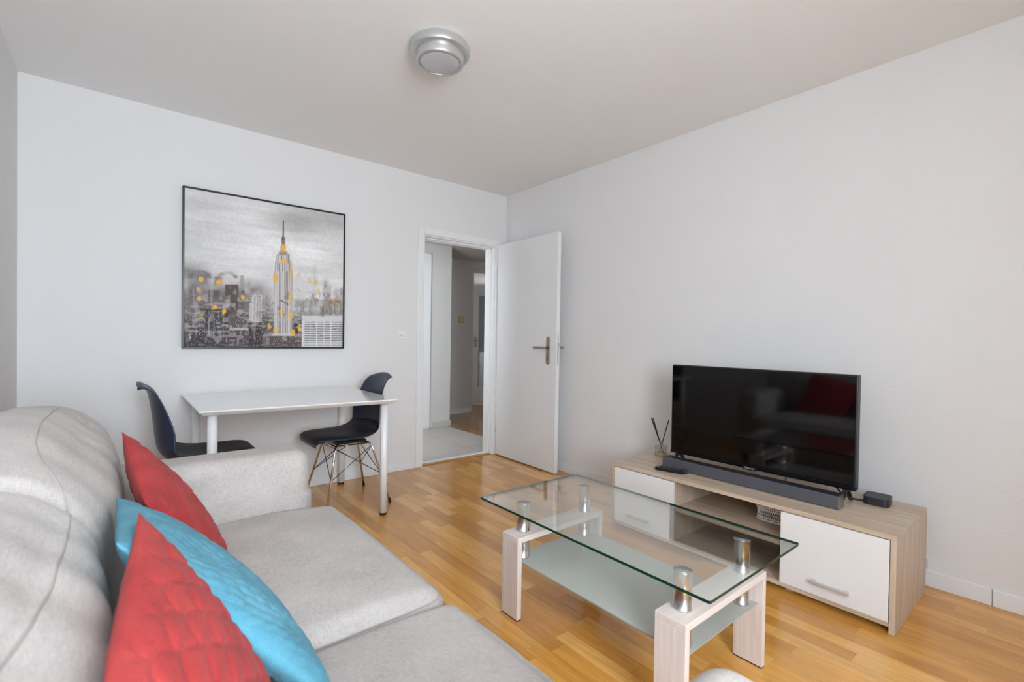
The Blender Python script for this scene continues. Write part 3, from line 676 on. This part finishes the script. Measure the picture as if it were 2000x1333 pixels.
for yy0, yy1, hy0, hy1 in ((1.4225, 1.8135, 1.558, 1.705), (.4905, .8835, .612, .755)):
    d_ = cb('door', MT['white'], CX0-.001, CX0+.016, yy0, yy1, .044, CZ-.024)
    z_ = .106
    bm = NB(); box(bm, CX0-.030-ox, CX0-.022-ox, hy0-oy, hy1-oy, z_-.007, z_+.007, .002)
    for q in (hy0+.012, hy1-.012): box(bm, CX0-.024-ox, CX0-.001-ox, q-.005-oy, q+.005-oy, z_-.005, z_+.005, .001)
    obj('handle', bm, MT['alu'], d_)
for fy_ in (1.20, .86): one('foot', simple('pale_plastic_foot', (205, 205, 206), .5), mc, tube, [(CX0+.06-ox, fy_-oy, 0), (CX0+.06-ox, fy_-oy, .024)], .022, 20)

# basket in the open compartment
bk = thing('storage_basket', 'white lattice plastic basket on the middle shelf of the media cabinet', 'basket', (2.60, .985, .224))
def rrect(hx, hy, r, n=8):
    pts = []
    for cx, cy, a0 in ((hx-r, hy-r, 0), (-hx+r, hy-r, 90), (-hx+r, -hy+r, 180), (hx-r, -hy+r, 270)):
        for i in range(n+1):
            a = math.radians(a0+90*i/n); pts.append((cx+r*math.cos(a), cy+r*math.sin(a)))
    return pts
def basket_side(bm):
    hx, hy, r, hgt = .105, .095, .03, .070
    # perforated wall: lattice strips between a bottom band and a top band
    P = rrect(hx, hy, r, 6); n = len(P)
    tube(bm, [(x, y, .006) for x, y in P], .005, 8, closed=True); tube(bm, [(x, y, hgt) for x, y in P], .0045, 8, closed=True)
    tube(bm, [(x, y, .017) for x, y in P], .0035, 6, closed=True); tube(bm, [(x, y, .055) for x, y in P], .0035, 6, closed=True)
    tube(bm, [(x, y, .036) for x, y in P], .002, 6, closed=True)
    seg = []; 
    for i in range(n):
        a, b_ = Vector((*P[i], 0)), Vector((*P[(i+1) % n], 0)); l = (b_-a).length; m_ = max(1, int(l/.009))
        seg += [a+(b_-a)*k/m_ for k in range(m_)]
    for i, p in enumerate(seg):
        q = seg[(i+1) % len(seg)]
        tube(bm, [(p.x, p.y, .015), (q.x, q.y, .036), (p.x, p.y, .057)], .0017, 5); 
        tube(bm, [(p.x, p.y, .055), (p.x, p.y, hgt)], .0035, 5)
    prism(bm, P, 2, 0, .004)
wp = simple('white_basket_plastic', (238, 238, 240), .45)
one('basket_wall', wp, bk, basket_side)
one('rim', wp, bk, tube, [(x, y, .072) for x, y in rrect(.108, .098, .03, 6)], .006, 8, closed=True)

# television
tv = thing('television', 'black flat television standing on two splayed feet on the media cabinet', 'television', (2.575, 1.143, CZ))
TH0, TH1, THW = .067, .592, .4675
def tvb(name, m, *a, **k): return one(name, m, tv, box, *a, **k)
tvb('screen_housing', MT['black'], -.012, .030, -THW, THW, TH0, TH1, .004)
tvb('rear_housing', MT['black'], .030, .065, -.33, .33, TH0+.03, .40, .012)
tvb('screen', MT['screen'], -.0135, -.012, -THW+.008, THW-.008, TH0+.019, TH1-.008)
bz = tvb('bezel', simple('glossy_black_bezel', (10, 10, 12), .2), -.0150, -.012, -THW, THW, TH0, TH0+.018, .001)
nb_ = tvb('logo_badge', MT['black'], -.0165, -.010, -.034, .034, TH0-.007, TH0+.012, .002)
for sgn in (-1, 1):
    bm = NB(); y = sgn*(THW-.042)
    prism(bm, [(-.078, 0), (-.066, 0), (-.004, TH0-.014), (.024, TH0-.014), (.078, 0), (.090, 0), (.030, TH0+.004), (-.010, TH0+.004)], 1, y-.008, y+.008, .0015)
    obj('foot', bm, MT['black'], tv)
cu = bpy.data.curves.new('maker_lettering', 'FONT'); cu.body = 'Panasonic'; cu.size = .0125; cu.extrude = .0003; cu.align_x = 'CENTER'; cu.align_y = 'CENTER'
tmp = bpy.data.objects.new('tmp', cu); COL.objects.link(tmp); bpy.context.view_layer.update()
tme = bpy.data.meshes.new_from_object(tmp.evaluated_get(bpy.context.evaluated_depsgraph_get())); bpy.data.objects.remove(tmp)
tme.name = 'maker_lettering'; tme.materials.clear(); tme.materials.append(simple('silver_print', (215, 215, 218), .4, .2))
lo = bpy.data.objects.new('maker_lettering', tme); COL.objects.link(lo); lo.parent = nb_
lo.location = (-.0170, 0, TH0+.0035); lo.rotation_euler = (math.radians(90), 0, math.radians(-90)); lo['label'] = 'silver maker lettering'

# soundbar
sb = thing('soundbar', 'long slim dark grey soundbar in front of the television', 'soundbar', (2.478, 1.147, CZ), math.radians(-.4))
one('body', MT['bartop'], sb, box, -.030, .036, -.440, .440, .003, .060, .002)
one('front_grille', MT['bar'], sb, box, -.036, -.029, -.440, .440, .003, .061, .002)
for s in (-1, 1): one('end_cap', simple('silver_end_cap', (165, 160, 155), .3, .9), sb, box, -.034, .030, min(s*.440, s*.4435), max(s*.440, s*.4435), .003, .058, .001)
for s in (-1, 1): one('foot', MT['blackrubber'], sb, box, -.025, .025, s*.36-.02, s*.36+.02, 0, .004)

# remote controls (two, one lying across the other)
def remote(name, label, loc, rz, ln, wd):
    t = thing(name, label, 'remote control', loc, rz, None)
    one('body', MT['black'], t, box, -wd/2, wd/2, -ln/2, ln/2, 0, .019, .005, 3)
    bm = NB()
    for i in range(9):
        for j in range(3):
            tube(bm, [((j-1)*wd*.26, ln*.36-i*ln*.085, .0185), ((j-1)*wd*.26, ln*.36-i*ln*.085, .0206)], .0038, 10)
    obj('buttons', bm, simple('grey_buttons', (62, 64, 70), .5), t)
    one('label_strip', MT['alu'], t, box, -wd*.2, wd*.2, ln*.40, ln*.45, .0188, .0194)
    return t
remote('remote_control', 'larger black remote lying on the cabinet in front of the soundbar', (2.392, 1.505, CZ), math.radians(13), .158, .046)
remote('remote_control', 'short black remote pushed against the soundbar end of the larger remote', (2.432, 1.442, CZ), math.radians(-62), .075, .034)

# set-top box and its cable
st_ = thing('set_top_box', 'small black rounded streaming box at the right end of the media cabinet', 'set-top box', (2.697, .625, CZ), math.radians(4))
bm = NB(); prism(bm, rrect(.052, .048, .020, 6), 2, .001, .034, 0); obj('body', bm, MT['box'], st_)
bm = NB(); prism(bm, rrect(.0525, .0485, .0205, 6), 2, .034, .0375, 0); obj('lid', bm, simple('matte_lid', (62, 62, 66), .55), st_)
bm = NB(); prism(bm, rrect(.045, .041, .017, 6), 2, 0, .002, 0); obj('base', bm, MT['blackrubber'], st_)
bm = NB(); tube(bm, [(2.655, .664, CZ+.012), (2.640, .690, CZ+.013), (2.625, .715, CZ+.018), (2.610, .745, CZ+.035), (2.600, .77, CZ+.07), (2.612, .79, CZ+.12), (2.630, .80, CZ+.15)], .0042, 8)
tag(obj('video_cable', bm, MT['black']), 'short black cable from the streaming box to the television', 'cable')
bm = NB(); tube(bm, [(2.63, .98, CZ+.14), (2.60, .98, CZ+.06), (2.565, .97, CZ+.006), (2.545, .95, CZ+.004), (2.528, .92, CZ+.008), (2.520, .90, CZ+.015)], .0028, 8)
tag(obj('audio_cable', bm, MT['black']), 'thin black cord lying between the television and the soundbar', 'cable')

# reed diffuser
rd = thing('reed_diffuser', 'small square glass reed diffuser with black sticks beside the television', 'diffuser', (2.668, 1.745, CZ), math.radians(8))
one('bottle', MT['clear'], rd, box, -.030, .030, -.030, .030, 0, .070, .005, 3)
one('perfume', MT['perfume'], rd, box, -.025, .025, -.025, .025, .004, .024, .003)
one('neck', MT['clear'], rd, lathe, [(.013, .069), (.011, .074), (.011, .092), (.015, .094), (.015, .099), (.008, .099), (.008, .071)], 0, 0, 20)
for dx, dy in ((-.010, .066), (.004, .060), (.006, -.044), (-.004, -.050), (.018, -.040), (-.012, .058)):
    one('reed', MT['blackrubber'], rd, tube, [(-dx*.3, -dy*.3, .010), (dx, dy, .238-abs(dx)*.4)], .0026, 8)

# ================================================================== coffee table
ct = thing('coffee_table', 'glass coffee table with pale oak frames and steel posts between sofa and cabinet', 'coffee table', (1.465, 1.115, 0))
ax, ay = 1.465, 1.115
gz0, gz1 = .4425, .4512; gx0, gx1, gy0, gy1 = 1.172, 1.752, .615, 1.628
def slab(bm, x0, x1, y0, y1, z0, z1, bev=.0012):
    fs = box(bm, x0, x1, y0, y1, z0, z1)
    es = [e for e in bm.edges if abs(e.verts[0].co.z-e.verts[1].co.z) > .001]
    bmesh.ops.bevel(bm, geom=es, offset=.006, segments=3, profile=.5, affect='EDGES')
    for f in bm.faces: f.material_index = 0 if abs(f.normal.z) > .7 else 1
    bm.normal_update()
    for f in bm.faces: f.material_index = 0 if abs(f.normal.z) > .7 else 1
one('glass_top', [MT['glass'], MT['edge']], ct, slab, gx0-ax, gx1-ax, gy0-ay, gy1-ay, gz0, gz1)
one('glass_shelf', [MT['frost'], MT['edgelight']], ct, slab, 1.250-ax, 1.705-ax, .722-ay, 1.515-ay, .2165, .2215)
FX0, FX1, FT = 1.213, 1.722, .022
for (y0, y1) in ((.704, .804), (1.426, 1.524)):
    bm = NB()
    box(bm, FX0-ax, FX1-ax, y0-ay, y1-ay, .308, .330, .0015, 2, 1)
    box(bm, FX0-ax, FX0+FT-ax, y0-ay, y1-ay, .004, .3085, .0015); box(bm, FX1-FT-ax, FX1-ax, y0-ay, y1-ay, .004, .3085, .0015)
    fr = obj('leg_frame', bm, [MT['pale_z'], MT['pale_x']], ct)
    for xa in (FX0, FX1-FT): one('glide', MT['blackrubber'], fr, box, xa+.001-ax, xa+FT-.001-ax, y0+.001-ay, y1-.001-ay, 0, .005)
    for px_ in (1.287, 1.657):
        py_ = (y0+y1)/2+.006
        bm = NB(); lathe(bm, [(0, .330), (.0275, .330), (.0275, .334), (.0262, .335), (.0262, .438), (.0275, .439), (.0275, .4425), (0, .4425)], px_-ax, py_-ay, 32)
        lathe(bm, [(0, .222), (.0275, .222), (.0275, .227), (.0262, .228), (.0262, .306), (.0275, .3078), (0, .3078)], px_-ax, py_-ay, 32)
        obj('post', bm, MT['steel'], ct)

# ================================================================== sofa
def soft(bm, x0, x1, y0, y1, z0, z1, r, crown=0., n=40, side=0., fn=None, bottom_crown=0, wr=0.):
    hx, hy, hz = (x1-x0)/2, (y1-y0)/2, (z1-z0)/2; C_ = Vector(((x0+x1)/2, (y0+y1)/2, (z0+z1)/2)); h = Vector((hx, hy, hz))
    R3 = [min(a, b_) for a, b_ in zip(r if isinstance(r, tuple) else (r, r, r), h)]
    cache = {}
    dims = (max(4, int(n*hx/max(hx, hy))), max(4, int(n*hy/max(hx, hy))), max(4, int(n*hz/max(hx, hy))))
    def vert(p):
        key = tuple(round(q, 5) for q in p)
        if key in cache: return cache[key]
        q = Vector((p[0]*hx, p[1]*hy, p[2]*hz)); inn = Vector([max(-(h[i]-R3[i]), min(h[i]-R3[i], q[i])) for i in range(3)]); d = Vector([(q[i]-inn[i])/R3[i] for i in range(3)])
        if d.length > 1e-9: d.normalize(); q = inn+Vector([d[i]*R3[i] for i in range(3)])
        U, V, W_ = p
        if q.z > 0: q.z += crown*(1-U*U)*(1-V*V)*(q.z/hz)
        else: q.z += bottom_crown*(1-U*U)*(1-V*V)*(q.z/hz)
        q.x += side*(1-V*V)*(1-W_*W_)*(q.x/hx); q.y += side*(1-U*U)*(1-W_*W_)*(q.y/hy)
        P = C_+q
        if fn: P = fn(P, U, V, W_)
        if wr: P += noise.noise_vector(P*9)*wr*.5+noise.noise_vector(P*3.3)*wr
        v = bm.verts.new(P); cache[key] = v; return v
    g = lambda k, m_: -1+2*k/m_
    # finer sampling near the edges
    e = lambda a: math.copysign(abs(a)**.8, a)
    for ax_, s in ((0, -1), (0, 1), (1, -1), (1, 1), (2, -1), (2, 1)):
        i1, i2 = [i for i in range(3) if i != ax_]
        for a in range(dims[i1]):
            for b_ in range(dims[i2]):
                q = []
                for da, db in ((0, 0), (1, 0), (1, 1), (0, 1)):
                    p = [0, 0, 0]; p[ax_] = s; p[i1] = e(g(a+da, dims[i1])); p[i2] = e(g(b_+db, dims[i2])); q.append(vert(p))
                if len(set(q)) == 4:
                    try: f = bm.faces.new(q); f.smooth = True
                    except ValueError: pass
sofa = thing('sofa', 'light beige linen sofa with two seat and two back cushions by the left wall', 'sofa')
SF = MT['sofa']
AY0, AY1 = 1.955, 2.170      # far arm
NY0, NY1 = .095, .352        # near arm
SEAM = 1.085
def P1(bm, *a, **k): soft(bm, *a, **k)
one('base', SF, sofa, P1, -.34, .60, NY0+.02, AY1-.02, .07, .30, .02, n=50)
one('back_frame', SF, sofa, P1, -.392, -.20, NY0, AY1, .10, .76, .05, n=50)
def armfn(P, U, V, W_):
    if P.z > .5: P.x -= .010*max(0, U)
    return P
one('arm', SF, sofa, P1, -.24, 0.598, AY0, AY1, .07, .662, .055, n=60, side=.006, fn=armfn, wr=.0015)
one('arm', SF, sofa, P1, -.24, .685, NY0, NY1, .07, .676, .055, n=60, side=.006, fn=armfn, wr=.0015)
for fx_, fy_ in ((-.32, .12), (.52, .12), (-.32, 2.10), (.52, 2.10)):
    one('foot', simple('sofa_foot_wood', (70, 52, 40), .5), sofa, lathe, [(0, 0), (.020, 0), (.026, .075), (0, .075)], fx_, fy_, 20)
# seat cushions
def seatfn(sag):
    def f(P, U, V, W_):
        if P.z > .40: P.z -= .012*max(0, U)**3
        P.z -= .006*max(0, -U)*W_ if W_ > 0 else 0
        return P
    return f
for y0, y1, xf, dz in ((SEAM+.004, AY0+.012, .690, 0), (NY1-.008, SEAM-.004, .700, -.012)):
    cu_ = one('seat_cushion', SF, sofa, P1, .00, xf, y0, y1, .285, .448+dz, .052, crown=.030, n=80, side=.018, fn=seatfn(0), wr=.003)
    # darker tubes standing in for shaded seam creases, round front and ends
    bm = NB(); me_ = cu_.data; bv_ = BVHTree.FromPolygons([v.co.copy() for v in me_.vertices], [p.vertices[:] for p in me_.polygons])
    def ring(zh, ins):
        pts = []; cyc = (y0+y1)/2; hyc = (y1-y0)/2; cxc = xf/2; hxc = xf/2
        for i in range(160):
            a = 2*math.pi*i/160; dx, dy = math.cos(a), math.sin(a); s = 1/max(abs(dx)/hxc, abs(dy)/hyc)
            o_ = Vector((cxc+dx*(s+.2), cyc+dy*(s+.2), zh)); d_ = Vector((-dx, -dy, 0))
            h_, nn, _, _ = bv_.ray_cast(o_, d_)
            if h_ is not None: pts.append(h_-d_*.0)
        return pts
    for zz in ((.418 if dz == 0 else .385), .315):
        pts = ring(zz, 0)
        if len(pts) > 20: tube(bm, pts, .0026, 6, closed=True)
    obj('seam_crease', bm, MT['seam_crease'], cu_)
# back cushions: puffy, rounded over the top, with a seamed top panel
BX0, BX1, BZ0, BZ1 = -.340, -.030, .40, .872
def backfn(y0, y1):
    def f(P, U, V, W_):
        h = (P.z-BZ0)/(BZ1-BZ0)
        # front leans back towards the top, rear stays
        fx = max(0, (P.x-BX0)/(BX1-BX0))
        P.x += .03*(1-h)*fx
        P.x += .030*math.sin(math.pi*min(1, max(0, h)))*fx*(1-V*V*.6) - .016*fx
        # soft folds running over the shoulder
        k = max(0, h-.25)*max(0, 1-abs(W_)*.0)
        P.x += fx*.0045*math.sin(P.y*41+P.z*9+1.5*math.sin(P.y*7))*k
        P.z += .004*math.sin(P.y*33+P.x*14)*max(0, h-.6)
        return P
    return f
BSEAM = 1.085
for y0, y1, seam in ((BSEAM, 2.175, [(2.165, -.150), (2.12, -.142), (2.0, -.140), (1.75, -.142), (1.55, -.142), (1.36, -.132), (1.24, -.110), (1.16, -.082), (1.10, -.064)]),
                     (.10, BSEAM+.004, [(1.07, -.062), (.93, -.058), (.76, -.060), (.64, -.066), (.57, -.076), (.45, -.088), (.30, -.098), (.15, -.10)])):
    bc = one('back_cushion', SF, sofa, P1, BX0, BX1, y0, y1, BZ0, BZ1, (.125, .060, .125), crown=.036, n=110, side=.016, fn=backfn(y0, y1), wr=.0035)
    me_ = bc.data; bv_ = BVHTree.FromPolygons([v.co.copy() for v in me_.vertices], [p.vertices[:] for p in me_.polygons])
    pts = []
    ys = [s[0] for s in seam]; xs = [s[1] for s in seam]
    for i in range(121):
        yq = ys[0]+(ys[-1]-ys[0])*i/120; xq = float(np.interp(yq, ys[::-1], xs[::-1]))
        h_, nn, _, _ = bv_.ray_cast(Vector((xq, yq, 1.5)), Vector((0, 0, -1)))
        if h_ is not None: pts.append(h_+Vector((0, 0, -.0008)))
    bm = NB(); tube(bm, pts, .0020, 6); obj('seam_crease', bm, MT['seam_crease'], bc)  # darker tube imitates the shaded crease along the top panel seam

# ================================================================== throw pillows
def quilt_red(u, v):
    """offset rows of scalloped puffs: 0 on a stitch line, 1 on a puff"""
    best = 0.0; rw, cl = 13.0, 6.0
    a = v*rw
    k = math.floor(a)
    d1 = 9.0
    for kk in (k-1, k, k+1):
        o_ = .5 if kk % 2 else 0.0
        cu_ = u*cl+o_; cc = math.floor(cu_)+.5
        arc = kk+1.0-.62*(2*abs(cu_-cc))**2     # lower edge of a scallop row
        d1 = min(d1, abs(a-arc))
    return min(1.0, d1*2.6)**.6
def quilt_teal(u, v):
    a = v*15+.8*math.sin(u*9)+.5*math.sin(u*23+v*11); fr = a-math.floor(a)
    b_ = u*22+v*7; f2 = b_-math.floor(b_)
    return .65*math.sin(math.pi*fr)**.5+.35*math.sin(math.pi*f2)
def pillow(name, label, m, centre, ev, eu, size, thick, q, amp, n=150, seed=0):
    ev = Vector(ev).normalized(); eu = Vector(eu); eu = (eu-ev*eu.dot(ev)).normalized(); en = eu.cross(ev).normalized()
    if en.x < 0: en = -en
    C_ = Vector(centre); S = size/2
    bm = NB()
    G = {}
    for side in (1, -1):
        for i in range(n+1):
            for j in range(n+1):
                a, b_ = -1+2*i/n, -1+2*j/n
                edge = (i in (0, n)) or (j in (0, n))
                if side == -1 and edge: G[(side, i, j)] = G[(1, i, j)]; continue
                pin = .030
                xx = a*S*(1-pin*(1-b_*b_)*abs(a)**3); yy = b_*S*(1-pin*(1-a*a)*abs(b_)**3)
                base = max(0, (1-a*a))**.55*max(0, (1-b_*b_))**.55
                t_ = thick*base
                if not edge:
                    fall = min(1, (1-max(abs(a), abs(b_)))*7)
                    t_ += amp*q((a+1)/2, (b_+1)/2)*fall
                    t_ += .004*noise.noise(Vector((a*3.1+seed, b_*3.1, side*2.0)))*fall
                P = C_+eu*xx+ev*yy+en*side*t_
                G[(side, i, j)] = bm.verts.new(P)
    for side in (1, -1):
        for i in range(n):
            for j in range(n):
                qd = [G[(side, i, j)], G[(side, i+1, j)], G[(side, i+1, j+1)], G[(side, i, j+1)]]
                f = bm.faces.new(qd if side == 1 else list(reversed(qd))); f.smooth = True
    o = obj(name, bm, m); tag(o, label, 'pillow', 'throw pillows on the sofa'); return o
pillow('throw_pillow', 'red quilted throw pillow farthest along the sofa, in the corner by the arm', MT['red'], (.128, 1.555, .622), (-.205, -.10, .34), (.02, 1, .04), .415, .050, quilt_red, .0036, seed=1)
pillow('throw_pillow', 'turquoise quilted throw pillow between the two red ones', MT['teal'], (.142, 1.03, .636), (-.285, .04, .33), (-.11, 1, 0), .45, .052, quilt_teal, .0038, seed=5)
pillow('throw_pillow', 'red quilted throw pillow in the foreground, nearest the camera', MT['red'], (.102, .715, .632), (-.165, .0, .34), (.10, 1, 0), .44, .046, quilt_red, .0046, seed=9)
